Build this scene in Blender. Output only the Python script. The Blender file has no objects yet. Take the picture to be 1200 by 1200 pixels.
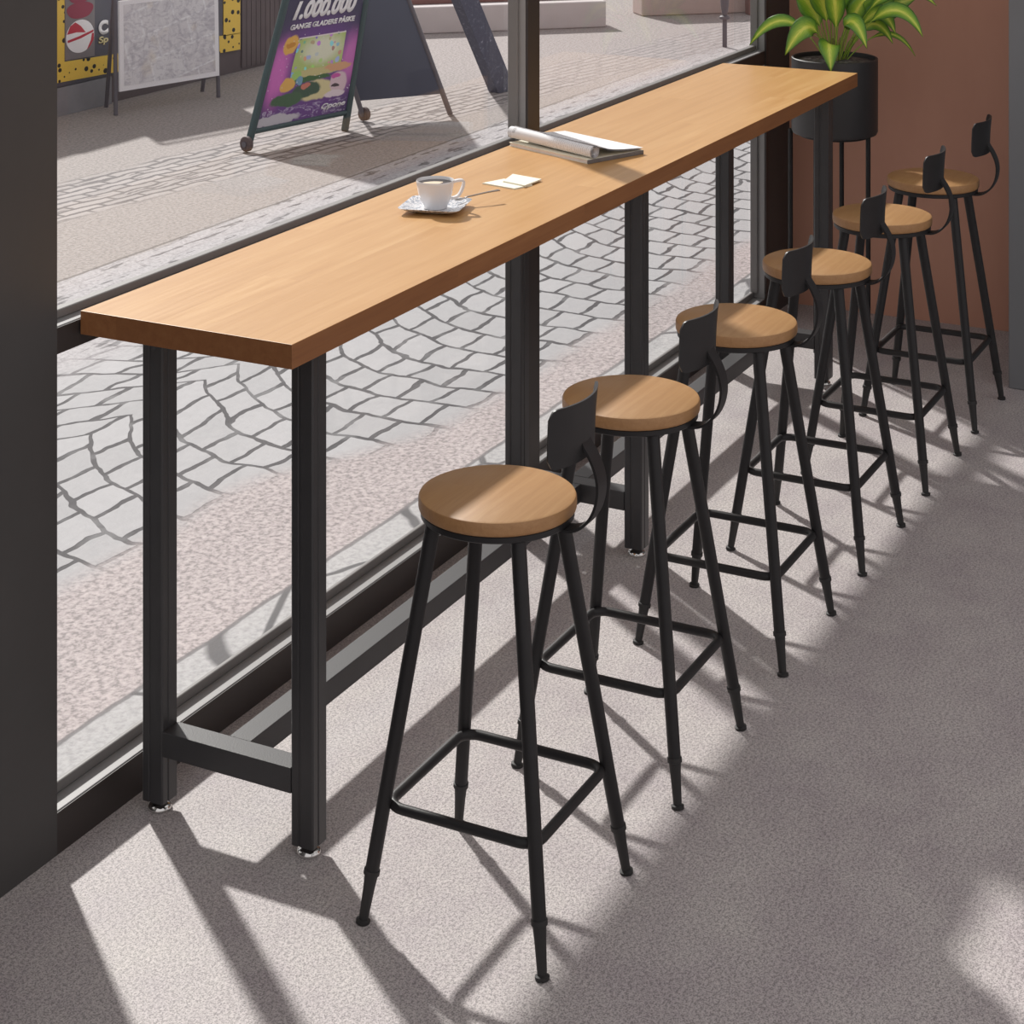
import bpy, bmesh, math, random
from mathutils import Vector, Matrix
random.seed(7)
PI = math.pi
scn = bpy.context.scene
col = scn.collection

# ------------------------------------------------------------------ helpers
def link(o):
    col.objects.link(o); return o

def empty(name, loc=(0, 0, 0), rz=0.0, label=None, cat=None, group=None):
    o = bpy.data.objects.new(name, None)
    o.empty_display_size = .05
    o.location = loc; o.rotation_euler = (0, 0, rz)
    link(o)
    tag(o, label, cat, group)
    return o

def tag(o, label=None, cat=None, group=None, kind=None):
    if label: o['label'] = label
    if cat: o['category'] = cat
    if group: o['group'] = group
    if kind: o['kind'] = kind
    return o

def obj(name, bm, mats, parent=None, smooth=None, label=None):
    bmesh.ops.recalc_face_normals(bm, faces=bm.faces)
    me = bpy.data.meshes.new(name)
    bm.to_mesh(me); bm.free()
    if not isinstance(mats, (list, tuple)): mats = [mats]
    for m in mats: me.materials.append(m)
    if smooth is not None:
        for p in me.polygons: p.use_smooth = True
        try: me.set_sharp_from_angle(angle=math.radians(smooth))
        except Exception: pass
    o = bpy.data.objects.new(name, me)
    link(o)
    if parent: o.parent = parent
    if label: o['label'] = label
    return o

def struct(name, bm, mats, parent=None, smooth=None):
    o = obj(name, bm, mats, parent, smooth)
    if parent is None: o['kind'] = 'structure'
    return o

def new(): return bmesh.new()

def box(bm, x0, x1, y0, y1, z0, z1, bev=0, mi=0, seg=2):
    vs = [bm.verts.new(c) for c in ((x0,y0,z0),(x1,y0,z0),(x1,y1,z0),(x0,y1,z0),(x0,y0,z1),(x1,y0,z1),(x1,y1,z1),(x0,y1,z1))]
    fs = [bm.faces.new([vs[i] for i in f]) for f in ((3,2,1,0),(4,5,6,7),(0,1,5,4),(1,2,6,5),(2,3,7,6),(3,0,4,7))]
    for f in fs: f.material_index = mi
    if bev:
        es = list({e for f in fs for e in f.edges})
        r = bmesh.ops.bevel(bm, geom=es, offset=bev, segments=seg, profile=.5, affect='EDGES')
        for f in r['faces']: f.material_index = mi
    return fs

def tube(bm, pts, rad, n=16, closed=False, cap=True):
    """round tube along pts; rad = number or list"""
    pts = [Vector(p) for p in pts]
    N = len(pts)
    rr = rad if isinstance(rad, (list, tuple)) else [rad]*N
    rings = []
    up = None
    for i, p in enumerate(pts):
        if closed: t = pts[(i+1) % N]-pts[i-1]
        elif i == 0: t = pts[1]-pts[0]
        elif i == N-1: t = pts[-1]-pts[-2]
        else: t = (pts[i+1]-pts[i]).normalized()+(pts[i]-pts[i-1]).normalized()
        t.normalize()
        if up is None:
            up = Vector((0,0,1)) if abs(t.z) < .9 else Vector((1,0,0))
        a = up-t*up.dot(t); a.normalize(); b = t.cross(a); up = a
        rings.append([bm.verts.new(p+(a*math.cos(2*PI*k/n)+b*math.sin(2*PI*k/n))*rr[i]) for k in range(n)])
    for i in range(N if closed else N-1):
        A, B = rings[i], rings[(i+1) % N]
        for k in range(n): bm.faces.new((A[k], A[(k+1) % n], B[(k+1) % n], B[k]))
    if cap and not closed:
        bm.faces.new(rings[0][::-1]); bm.faces.new(rings[-1])

def lathe(bm, prof, n=48, cx=0, cy=0, cap0=True, cap1=True):
    rings = []
    for r, z in prof:
        rings.append([bm.verts.new((cx+r*math.cos(2*PI*k/n), cy+r*math.sin(2*PI*k/n), z)) for k in range(n)])
    for A, B in zip(rings, rings[1:]):
        for k in range(n): bm.faces.new((A[k], A[(k+1) % n], B[(k+1) % n], B[k]))
    if cap0: bm.faces.new(rings[0][::-1])
    if cap1: bm.faces.new(rings[-1])

def ribbon(bm, pts, wdir, width, th):
    """flat bar: pts centre line, wdir width direction"""
    pts = [Vector(p) for p in pts]; w = Vector(wdir).normalized()
    rings = []
    for i, p in enumerate(pts):
        if i == 0: t = pts[1]-pts[0]
        elif i == len(pts)-1: t = pts[-1]-pts[-2]
        else: t = pts[i+1]-pts[i-1]
        n = t.cross(w).normalized()
        wi = width[i] if isinstance(width, (list, tuple)) else width
        rings.append([bm.verts.new(p+w*(sx*wi/2)+n*(sy*th/2)) for sx, sy in ((-1,-1),(1,-1),(1,1),(-1,1))])
    for A, B in zip(rings, rings[1:]):
        for k in range(4): bm.faces.new((A[k], A[(k+1)%4], B[(k+1)%4], B[k]))
    bm.faces.new(rings[0][::-1]); bm.faces.new(rings[-1])

def smooth_path(pts, sub=6):
    P = [Vector(p) for p in pts]; out = []
    for i in range(len(P)-1):
        p0 = P[max(i-1,0)]; p1 = P[i]; p2 = P[i+1]; p3 = P[min(i+2,len(P)-1)]
        for k in range(sub):
            t = k/sub
            out.append(.5*((2*p1)+(p2-p0)*t+(2*p0-5*p1+4*p2-p3)*t*t+(3*p1-p0-3*p2+p3)*t**3))
    out.append(P[-1]); return out

def prism(bm, poly, z0, z1, mi=0):
    a = [bm.verts.new((x, y, z0)) for x, y in poly]; b = [bm.verts.new((x, y, z1)) for x, y in poly]
    n = len(poly)
    fs = [bm.faces.new(a[::-1]), bm.faces.new(b)]
    for k in range(n): fs.append(bm.faces.new((a[k], a[(k+1)%n], b[(k+1)%n], b[k])))
    for f in fs: f.material_index = mi

# ------------------------------------------------------------------ node helper
class NT:
    def __init__(s, name):
        s.m = bpy.data.materials.new(name); s.m.use_nodes = True
        s.t = s.m.node_tree; s.n = s.t.nodes
        s.b = s.n['Principled BSDF']
    def node(s, typ, **kw):
        nd = s.n.new(typ)
        for k, v in kw.items(): setattr(nd, k, v)
        return nd
    def put(s, sock, v):
        if isinstance(v, bpy.types.NodeSocket): s.t.links.new(v, sock)
        else: sock.default_value = v
    def math(s, op, a, b=0.0, c=0.0, clamp=False):
        nd = s.node('ShaderNodeMath', operation=op, use_clamp=clamp)
        s.put(nd.inputs[0], a); s.put(nd.inputs[1], b); s.put(nd.inputs[2], c)
        return nd.outputs[0]
    def mix(s, f, a, b, mode='MIX'):
        nd = s.node('ShaderNodeMix', data_type='RGBA', blend_type=mode)
        s.put(nd.inputs[0], f)
        for i, v in ((6, a), (7, b)):
            if isinstance(v, tuple) and len(v) == 3: v = v+(1,)
            s.put(nd.inputs[i], v)
        return nd.outputs[2]
    def ramp(s, f, stops):
        nd = s.node('ShaderNodeValToRGB'); cr = nd.color_ramp
        while len(cr.elements) < len(stops): cr.elements.new(.5)
        for e, (p, c) in zip(cr.elements, stops):
            e.position = p
            if not isinstance(c, tuple): c = (c, c, c)
            e.color = c+(1,)
        s.put(nd.inputs[0], f); return nd.outputs[0]
    def noise(s, vec, scale, detail=3, rough=.5, dist=0):
        nd = s.node('ShaderNodeTexNoise')
        s.put(nd.inputs['Vector'], vec)
        nd.inputs['Scale'].default_value = scale; nd.inputs['Detail'].default_value = detail
        nd.inputs['Roughness'].default_value = rough; nd.inputs['Distortion'].default_value = dist
        return nd.outputs['Fac']
    def mapping(s, vec, scale=(1,1,1), loc=(0,0,0), rot=(0,0,0)):
        nd = s.node('ShaderNodeMapping'); s.put(nd.inputs[0], vec)
        nd.inputs['Scale'].default_value = scale; nd.inputs['Location'].default_value = loc; nd.inputs['Rotation'].default_value = rot
        return nd.outputs[0]
    def coord(s, k='Object'): return s.node('ShaderNodeTexCoord').outputs[k]
    def pos(s): return s.node('ShaderNodeNewGeometry').outputs['Position']
    def sep(s, v):
        nd = s.node('ShaderNodeSeparateXYZ'); s.put(nd.inputs[0], v); return nd.outputs
    def comb(s, x, y, z=0.0):
        nd = s.node('ShaderNodeCombineXYZ')
        for i, v in enumerate((x, y, z)): s.put(nd.inputs[i], v)
        return nd.outputs[0]
    def bump(s, h, strength=.2, dist=.01):
        nd = s.node('ShaderNodeBump'); s.put(nd.inputs['Height'], h)
        nd.inputs['Strength'].default_value = strength; nd.inputs['Distance'].default_value = dist
        s.t.links.new(nd.outputs[0], s.b.inputs['Normal'])
    def out(s, colr=None, rough=None, metal=None, spec=None):
        if colr is not None: s.put(s.b.inputs['Base Color'], colr+(1,) if isinstance(colr, tuple) and len(colr)==3 else colr)
        if rough is not None: s.put(s.b.inputs['Roughness'], rough)
        if metal is not None: s.put(s.b.inputs['Metallic'], metal)
        if spec is not None: s.put(s.b.inputs['Specular IOR Level'], spec)
        return s.m

def paint(name, c, rough=.5, metal=0.0, var=.12, scale=9, spec=None, bump=0):
    t = NT(name); v = t.coord()
    n = t.noise(v, scale, 4, .6)
    a = tuple(x*(1-var) for x in c); b = tuple(min(1, x*(1+var)) for x in c)
    cc = t.mix(n, a, b)
    if bump: t.bump(t.noise(v, bump, 3), .08, .004)
    return t.out(cc, rough, metal, spec)

def wood(name, c0, c1, c2, rough, axis='X', stave=.09, scale=1.0, spec=.5):
    t = NT(name); v = t.coord()
    x, y, z = t.sep(v)[:3]
    if axis == 'Y': x, y = y, x
    # long staves, each with its own tone
    row = t.math('FLOOR', t.math('DIVIDE', y, stave))
    wn = t.node('ShaderNodeTexWhiteNoise', noise_dimensions='2D')
    seg = t.math('FLOOR', t.math('ADD', t.math('DIVIDE', x, .9*scale), t.math('MULTIPLY', row, .37)))
    t.put(wn.inputs['Vector'], t.comb(row, seg, 0.0))
    tone = wn.outputs['Value']
    g = t.noise(t.comb(t.math('MULTIPLY', x, 2.2/scale), t.math('MULTIPLY', y, 42/scale), t.math('ADD', t.math('MULTIPLY', z, 42/scale), t.math('MULTIPLY', tone, 9.0))), 1.0, 5, .62, .6)
    f = t.noise(t.comb(t.math('MULTIPLY', x, 9/scale), t.math('MULTIPLY', y, 260/scale), t.math('MULTIPLY', z, 260/scale)), 1.0, 2, .6)
    m = t.math('ADD', t.math('MULTIPLY', g, .75), t.math('MULTIPLY', f, .25))
    c = t.ramp(m, [(.28, c0), (.52, c1), (.75, c2)])
    c = t.mix(t.math('MULTIPLY', tone, .42), c, c0)
    t.bump(m, .05, .002)
    return t.out(c, t.math('ADD', t.math('MULTIPLY', f, .12), rough-.06), 0.0, spec)

# ------------------------------------------------------------------ materials
M = {}
M['metal'] = paint('black_powder_metal', (.021,.020,.021), .44, 0, .18, 30, .32, 500)
M['post'] = paint('black_post_metal', (.042,.041,.043), .42, 0, .12, 20, .5, 300)
M['frame'] = paint('grey_frame_aluminium', (.29,.285,.285), .45, 0, .06, 14)
M['bead'] = paint('dark_grey_glazing_bead', (.19,.18,.175), .5, 0, .06, 14)
M['clad'] = paint('dark_brown_cladding', (.036,.028,.026), .5, 0, .2, 6)
M['chrome'] = paint('chrome', (.75,.74,.72), .12, 1.0, .05)
M['top'] = wood('oak_table_top', (.47,.235,.072), (.57,.315,.115), (.66,.41,.18), .38, 'X', .105, 1.6)
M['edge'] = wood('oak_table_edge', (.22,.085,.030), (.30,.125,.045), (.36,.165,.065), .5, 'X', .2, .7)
M['seat'] = wood('oak_seat', (.36,.185,.070), (.44,.245,.102), (.51,.31,.145), .42, 'X', .16, .7)
M['seatside'] = wood('oak_seat_rim', (.33,.165,.066), (.41,.22,.092), (.48,.27,.125), .5, 'X', .3, .5)
M['wall_dark'] = paint('dark_column_paint', (.066,.062,.061), .55, 0, .18, 3, .4, 60)
M['pillar'] = paint('blue_grey_pillar_paint', (.185,.19,.20), .5, 0, .1, 3)
M['ceramic'] = paint('white_ceramic', (.80,.79,.80), .18, 0, .03)
M['coffee'] = paint('black_coffee', (.018,.010,.007), .08, 0, .2)
M['crema'] = paint('coffee_foam', (.75,.62,.45), .4, 0, .15, 60)
M['steel'] = paint('spoon_steel', (.30,.28,.27), .25, 1.0, .1)
M['paper'] = paint('cream_paper', (.86,.82,.68), .8, 0, .05, 20)
M['pages'] = paint('magazine_pages', (.86,.80,.77), .7, 0, .12, 50)
M['magspine'] = paint('magazine_grey_cover', (.16,.15,.15), .5, 0, .35, 40)
M['pot'] = paint('matt_black_pot', (.042,.041,.043), .48, 0, .08, 8, .6)
M['stem'] = paint('pale_green_stem', (.34,.36,.10), .5, 0, .25, 30)
M['rubber'] = paint('black_rubber', (.022,.021,.021), .6)
M['sign_green'] = paint('dark_green_sign_tube', (.045,.080,.085), .4, 0, .15)
M['sign_navy'] = paint('navy_sign_panel', (.075,.085,.125), .5, 0, .1, 4)
M['wheel'] = paint('worn_wheel_rubber', (.12,.085,.085), .6, 0, .2)
M['white'] = paint('white_print', (.93,.92,.94), .5, 0, .03)
def dotted():
    t = NT('yellow_dotted_board'); v = t.coord(); x, y, z = t.sep(v)[:3]
    vo = t.node('ShaderNodeTexVoronoi'); t.put(vo.inputs['Vector'], t.comb(t.math('MULTIPLY', x, 17.0), t.math('MULTIPLY', z, 21.0), 0.0)); vo.inputs['Scale'].default_value = 1; vo.inputs['Randomness'].default_value = .8
    return t.out(t.mix(t.math('LESS_THAN', vo.outputs['Distance'], .33), (.90,.62,.10), (.02,.02,.02)), .5, 0.0, .4)
M['yellow'] = dotted()
M['black'] = paint('black_print', (.02,.02,.022), .5)
M['shopdark'] = paint('shop_window_dark', (.085,.085,.11), .35, 0, .2, 3)
M['shopwood'] = paint('dark_shop_boards', (.12,.095,.10), .6, 0, .25, 5)
M['plinth'] = paint('grey_stone_plinth', (.26,.26,.28), .8, 0, .2, 8)
M['palestone'] = paint('pale_stone', (.62,.57,.57), .85, 0, .12, 6)
M['pinkstone'] = paint('pink_render', (.55,.44,.41), .85, 0, .12, 6)
M['redwood'] = paint('red_brown_timber', (.20,.09,.08), .6, 0, .2)
M['pole'] = paint('dark_pole_metal', (.14,.13,.15), .5)
for k, c in dict(red=(.55,.03,.06), maroon=(.30,.03,.07), magenta=(.52,.12,.42), purple=(.13,.06,.24), indigo=(.055,.045,.10), lime=(.50,.58,.22), cream=(.72,.62,.33), orange=(.75,.38,.07), pinkish=(.68,.48,.55), leafy=(.07,.13,.07), greyprint=(.22,.20,.21), lilac=(.45,.42,.52), skyprint=(.3,.42,.6), mint=(.3,.6,.4)).items():
    M[k] = paint('print_'+k, c, .5, 0, .12, 25)

def concrete():
    t = NT('polished_concrete'); v = t.pos()
    big = t.noise(v, 1.3, 4, .6); mid = t.noise(v, 5, 6, .72); fine = t.noise(v, 150, 2, .7); grit = t.noise(v, 330, 1, .5)
    c = t.mix(big, (.335,.290,.302), (.450,.410,.412))
    c = t.mix(t.ramp(mid, [(.35, 0.0), (.7, 1.0)]), c, (.49,.455,.44))
    s = t.ramp(t.math('ADD', t.math('MULTIPLY', fine, .5), t.math('MULTIPLY', grit, .5)), [(.41, .48), (.5, 1.0), (.59, 1.36)])
    c = t.mix(.8, c, s, 'MULTIPLY')
    t.bump(t.math('ADD', fine, grit), .10, .002)
    return t.out(c, t.math('ADD', t.math('MULTIPLY', mid, .2), .48), 0.0, .35)
M['floor'] = concrete()

def terracotta():
    t = NT('terracotta_plaster'); v = t.pos()
    n = t.noise(t.mapping(v, (1, 1, .35)), 4, 5, .6); n2 = t.noise(v, 60, 3)
    c = t.mix(n, (.56,.285,.205), (.68,.37,.265))
    t.bump(n2, .12, .003)
    return t.out(c, .75, 0.0, .25)
M['terracotta'] = terracotta()

def street():
    t = NT('street_paving'); v = t.pos()
    X, Y, _ = t.sep(v)[:3]
    n1 = t.math('SUBTRACT', t.noise(v, 1.6, 3), .5); n2 = t.math('SUBTRACT', t.noise(v, 4.5, 3), .5)
    gr = t.noise(v, 60, 2, .7); gr2 = t.noise(v, 26, 3, .7)
    def step(val, edge, w): # smooth mask val>edge
        nd = t.node('ShaderNodeMapRange', interpolation_type='SMOOTHSTEP')
        t.put(nd.inputs[0], val); t.put(nd.inputs[1], t.math('SUBTRACT', edge, w)); t.put(nd.inputs[2], t.math('ADD', edge, w))
        return nd.outputs[0]
    def line(val, at, w):  # thin line mask
        return t.math('SUBTRACT', 1.0, step(t.math('ABSOLUTE', t.math('SUBTRACT', val, at)), w, w*.5))
    # --- base tones
    speck = t.ramp(gr, [(.36, .55), (.5, 1.0), (.64, 1.30)])
    granular = t.mix(.85, t.mix(gr2, (.34,.29,.295), (.46,.41,.405)), speck, 'MULTIPLY')
    tan = t.mix(.6, t.mix(gr2, (.275,.243,.232), (.355,.318,.305)), speck, 'MULTIPLY')
    slab = t.mix(.35, t.mix(gr2, (.38,.37,.38), (.45,.44,.44)), speck, 'MULTIPLY')
    # --- segmental arc setts: rows across the street, bowed
    def bricks(u, w, bw, rh, mort, off=.5):
        nd = t.node('ShaderNodeTexBrick', offset=off)
        t.put(nd.inputs['Vector'], t.comb(u, w, 0.0))
        nd.inputs['Scale'].default_value = 1; nd.inputs['Brick Width'].default_value = bw; nd.inputs['Row Height'].default_value = rh
        nd.inputs['Mortar Size'].default_value = mort; nd.inputs['Mortar Smooth'].default_value = .25
        nd.inputs['Color1'].default_value = (.84,.84,.84,1); nd.inputs['Color2'].default_value = (1.08,1.08,1.08,1); nd.inputs['Mortar'].default_value = (.1,.1,.1,1)
        return nd.outputs['Color'], nd.outputs['Fac']
    ph = t.math('SUBTRACT', t.math('FRACT', t.math('DIVIDE', t.math('SUBTRACT', Y, 2.3), 1.6)), .5)
    bow = t.math('MULTIPLY', t.math('POWER', t.math('ABSOLUTE', ph), 2.6), -2.6)
    u = t.math('ADD', Y, t.math('ADD', t.math('MULTIPLY', n2, .08), t.math('MULTIPLY', n1, .08)))
    w = t.math('ADD', t.math('ADD', X, bow), t.math('ADD', t.math('MULTIPLY', n1, .16), t.math('MULTIPLY', n2, .10)))
    bc, bf = bricks(u, w, .135, .19, .0105)
    joint = t.ramp(t.noise(v, 7, 3), [(.34, .25), (.50, 1.0)])
    stone = t.mix(.6, t.mix(gr2, (.365,.358,.372), (.455,.448,.46)), bc, 'MULTIPLY')
    setts = t.mix(t.math('MULTIPLY', t.math('MULTIPLY', bf, joint), t.math('SUBTRACT', 1.0, t.math('MULTIPLY', step(Y, 4.6, .5), .45))), stone, (.055,.050,.056))
    # --- narrow rows along the street further out
    Ys = t.math('ADD', Y, t.math('MULTIPLY', t.math('SUBTRACT', X, 7.5), .12))
    Ysn = t.math('ADD', Ys, t.math('MULTIPLY', n2, .09))
    b2, f2 = bricks(X, Ysn, .26, .070, .013)
    strk = t.noise(t.comb(t.math('MULTIPLY', X, 3.6), t.math('MULTIPLY', Ysn, 30.0), 0.0), 1.0, 3, .55)
    f2 = t.math('MAXIMUM', t.math('MULTIPLY', f2, t.math('MULTIPLY', joint, .55)), t.ramp(strk, [(.57, 0.0), (.64, 1.0)]))
    rows = t.mix(t.math('MULTIPLY', f2, .9), t.mix(.6, t.mix(gr2, (.33,.295,.29), (.44,.40,.39)), b2, 'MULTIPLY'), (.10,.085,.09))
    # --- composition along Y
    Yn = t.math('ADD', Y, t.math('MULTIPLY', n1, .14))
    edge = t.math('SUBTRACT', 3.24, t.math('MULTIPLY', step(X, 5.0, .5), .30))
    c = slab
    crack = t.node('ShaderNodeTexVoronoi', feature='DISTANCE_TO_EDGE')
    t.put(crack.inputs['Vector'], t.comb(t.math('ADD', t.math('MULTIPLY', X, 2.3), t.math('MULTIPLY', n1, 1.2)), t.math('ADD', t.math('MULTIPLY', Y, 4.2), n1), 0.0)); crack.inputs['Scale'].default_value = 1
    c = t.mix(t.ramp(crack.outputs['Distance'], [(.022, 1.0), (.045, 0.0)]), c, (.10,.095,.10))
    c = t.mix(step(Y, 2.735, .004), c, granular)
    c = t.mix(t.math('MULTIPLY', line(t.math('ADD', Y, t.math('MULTIPLY', n2, .03)), 2.735, .007), .8), c, (.12,.11,.115))
    c = t.mix(step(Yn, edge, .07), c, setts)
    st2 = t.noise(t.comb(t.math('MULTIPLY', X, 5.5), t.math('MULTIPLY', Y, 24.0), 4.0), 1.0, 3, .55)
    worn = t.mix(t.ramp(st2, [(.57, 0.0), (.63, .9)]), t.mix(.5, t.mix(gr2, (.37,.345,.36), (.47,.445,.455)), speck, 'MULTIPLY'), (.10,.09,.095))
    c = t.mix(t.math('MULTIPLY', step(Yn, 4.35, .15), .88), c, worn)
    c = t.mix(step(Yn, 5.16, .02), c, tan)
    c = t.mix(t.math('MULTIPLY', line(t.math('ADD', Y, t.math('MULTIPLY', n2, .03)), 5.16, .009), .8), c, (.12,.105,.10))
    Yr = t.math('ADD', Ys, t.math('MULTIPLY', n1, .25))
    c = t.mix(step(Yr, 5.76, .06), c, rows)
    c = t.mix(step(Yr, 6.36, .05), c, tan)
    c = t.mix(t.math('MULTIPLY', step(t.math('ADD', X, n1), 11.0, .8), .5), c, granular)
    h = t.math('SUBTRACT', t.math('MULTIPLY', gr, .25), t.math('MULTIPLY', t.math('MULTIPLY', bf, step(Yn, edge, .07)), t.math('SUBTRACT', 1.0, step(Yn, 5.16, .02))))
    t.bump(h, .35, .012)
    return t.out(c, .75, 0.0, .3)
M['street'] = street()

def glass():
    t = NT('window_glass'); n = t.n
    tr = t.node('ShaderNodeBsdfTransparent'); tr.inputs[0].default_value = (.97,.975,.975,1)
    gl = t.node('ShaderNodeBsdfGlossy'); gl.inputs['Roughness'].default_value = .02
    lw = t.node('ShaderNodeLayerWeight'); lw.inputs['Blend'].default_value = .5
    fr = t.math('ADD', t.math('MULTIPLY', t.math('POWER', lw.outputs['Facing'], 5.0), .75), .022)
    mx = t.node('ShaderNodeMixShader')
    t.t.links.new(fr, mx.inputs[0]); t.t.links.new(tr.outputs[0], mx.inputs[1]); t.t.links.new(gl.outputs[0], mx.inputs[2])
    t.t.links.new(mx.outputs[0], n['Material Output'].inputs[0])
    return t.m
M['glass'] = glass()

def leafmat():
    t = NT('variegated_leaf')
    uv = t.coord('UV'); U, V, _ = t.sep(uv)[:3]
    d = t.math('ABSOLUTE', t.math('SUBTRACT', U, .5))
    vein = t.noise(t.comb(t.math('MULTIPLY', d, 9.0), t.math('SUBTRACT', t.math('MULTIPLY', V, 16.0), t.math('MULTIPLY', d, 14.0)), 0.0), 1.2, 3)
    m = t.math('ADD', d, t.math('MULTIPLY', t.math('SUBTRACT', vein, .5), .28))
    c = t.ramp(m, [(.03, (.72,.78,.13)), (.13, (.36,.54,.05)), (.34, (.15,.33,.03)), (.5, (.06,.17,.025))])
    t.bump(vein, .15, .003)
    t.b.inputs['Transmission Weight'].default_value = 0
    return t.out(c, .38, 0.0, .5)
M['leaf'] = leafmat()

def newsprint():
    t = NT('newsprint'); uv = t.coord('UV'); U, V, _ = t.sep(uv)[:3]
    ln = t.math('GREATER_THAN', t.math('FRACT', t.math('MULTIPLY', V, 46)), .55)
    cl = t.math('GREATER_THAN', t.math('FRACT', t.math('MULTIPLY', U, 5)), .1)
    wd = t.math('GREATER_THAN', t.noise(t.comb(t.math('MULTIPLY', U, 60), t.math('MULTIPLY', V, 46), 0.0), 1.0, 1), .44)
    blk = t.noise(t.comb(t.math('MULTIPLY', U, 2.3), t.math('MULTIPLY', V, 3.0), 3.0), 1.0, 0)
    txt = t.math('MULTIPLY', t.math('MULTIPLY', ln, cl), wd)
    txt = t.math('MULTIPLY', txt, t.math('GREATER_THAN', blk, .42))
    c = t.mix(t.math('MULTIPLY', txt, .28), (.88,.87,.88), (.30,.29,.30))
    c = t.mix(t.math('MULTIPLY', t.ramp(t.noise(t.comb(t.math('MULTIPLY', U, 5.0), t.math('MULTIPLY', V, 9.0), 1.0), 1.0, 3), [(.66, 0.0), (.70, 1.0)]), .45), c, (.25,.24,.24))
    return t.out(c, .75, 0.0, .2)
M['news'] = newsprint()

def saucermat():
    t = NT('saucer_blue_pattern'); v = t.coord()
    x, y, z = t.sep(v)[:3]
    n = t.noise(v, 70, 4, .6, 1.5)
    r = t.math('MAXIMUM', t.math('ABSOLUTE', x), t.math('ABSOLUTE', y))
    m = t.math('MULTIPLY', t.ramp(n, [(.50, 0.0), (.56, 1.0)]), t.math('GREATER_THAN', r, .034))
    c = t.mix(t.math('MULTIPLY', m, .75), (.78,.78,.80), (.22,.27,.36))
    return t.out(c, .2, 0.0, .5)
M['saucer'] = saucermat()

def pebbles():
    t = NT('dark_gravel'); v = t.coord()
    vo = t.node('ShaderNodeTexVoronoi'); t.put(vo.inputs['Vector'], v); vo.inputs['Scale'].default_value = 75
    c = t.ramp(vo.outputs['Color'], [(0, (.02,.019,.018)), (.6, (.09,.083,.078)), (1, (.34,.32,.30))])
    t.bump(vo.outputs['Distance'], .8, .01)
    return t.out(c, .7)
M['gravel'] = pebbles()

def collage():
    t = NT('faded_menu_print'); v = t.coord()
    b = t.node('ShaderNodeTexBrick', offset=.37); t.put(b.inputs['Vector'], t.mapping(v, (1,1,1), (0,0,0), (PI/2,0,.23)))
    b.inputs['Scale'].default_value = 1; b.inputs['Brick Width'].default_value = .24; b.inputs['Row Height'].default_value = .16; b.inputs['Mortar Size'].default_value = .006
    b.inputs['Color1'].default_value = (.72,.69,.71,1); b.inputs['Color2'].default_value = (.84,.83,.85,1); b.inputs['Mortar'].default_value = (.92,.92,.94,1)
    n = t.noise(v, 13, 5, .7, 1.0); n2 = t.noise(v, 5, 2)
    c = t.mix(t.ramp(n, [(.38, .75), (.55, 0.0)]), b.outputs['Color'], (.50,.48,.53))
    c = t.mix(t.ramp(n2, [(.58, 0.0), (.72, .5)]), c, (.82,.70,.52))
    tx = t.math('GREATER_THAN', t.noise(t.mapping(v, (26, 26, 70)), 1.0, 1), .60)
    c = t.mix(t.math('MULTIPLY', tx, .35), c, (.42,.40,.46))
    return t.out(c, .4, 0.0, .5)
M['collage'] = collage()

def slate():
    t = NT('speckled_slate'); v = t.coord()
    n = t.noise(v, 45, 3, .7)
    c = t.ramp(n, [(.52, (.075,.08,.125)), (.64, (.12,.13,.19)), (.74, (.36,.37,.45))])
    return t.out(c, .5)
M['slate'] = slate()

# ------------------------------------------------------------------ camera
FPX, YH, TH, CH = 2287.16, -280.06, .4715, 2.0798
cam = bpy.data.cameras.new('camera'); co = bpy.data.objects.new('camera', cam); link(co)
cam.sensor_fit = 'HORIZONTAL'; cam.sensor_width = 36
cam.lens = FPX/1200*36
cam.shift_y = -(600-YH)/1200
cam.clip_start = .05
co.location = (0, 0, CH)
co.rotation_euler = (PI/2, 0, TH-PI/2)
scn.camera = co

# ------------------------------------------------------------------ setting
YW = 2.455            # inner face of the shop-front
XL, XR = 2.912, 6.887 # clear opening of the window
XB = 7.16             # back wall

bm = new(); box(bm, -3.0, 9.0, -3.6, YW+.02, -.08, 0)
struct('floor', bm, M['floor'])
bm = new(); box(bm, -6, 26, YW+.02, 16, -.08, -.001)
struct('street_pavement', bm, M['street'])
# window wall: near column, corner pier, header
bm = new()
box(bm, -3.0, XL, YW, 2.62, 0, 3.1)
box(bm, XL, XR, YW, 2.62, 2.55, 3.1)
box(bm, XR, XB+.1, YW, 2.514, 0, 3.1)
struct('wall_left', bm, M['wall_dark'])
bm = new(); box(bm, XB, XB+.1, -3.6, YW, 0, 3.1)
struct('wall_back', bm, M['terracotta'])
bm = new(); box(bm, 6.513, XB, -.4, 1.473, 0, 3.1, .004)
struct('wall_right', bm, M['pillar'])

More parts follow.
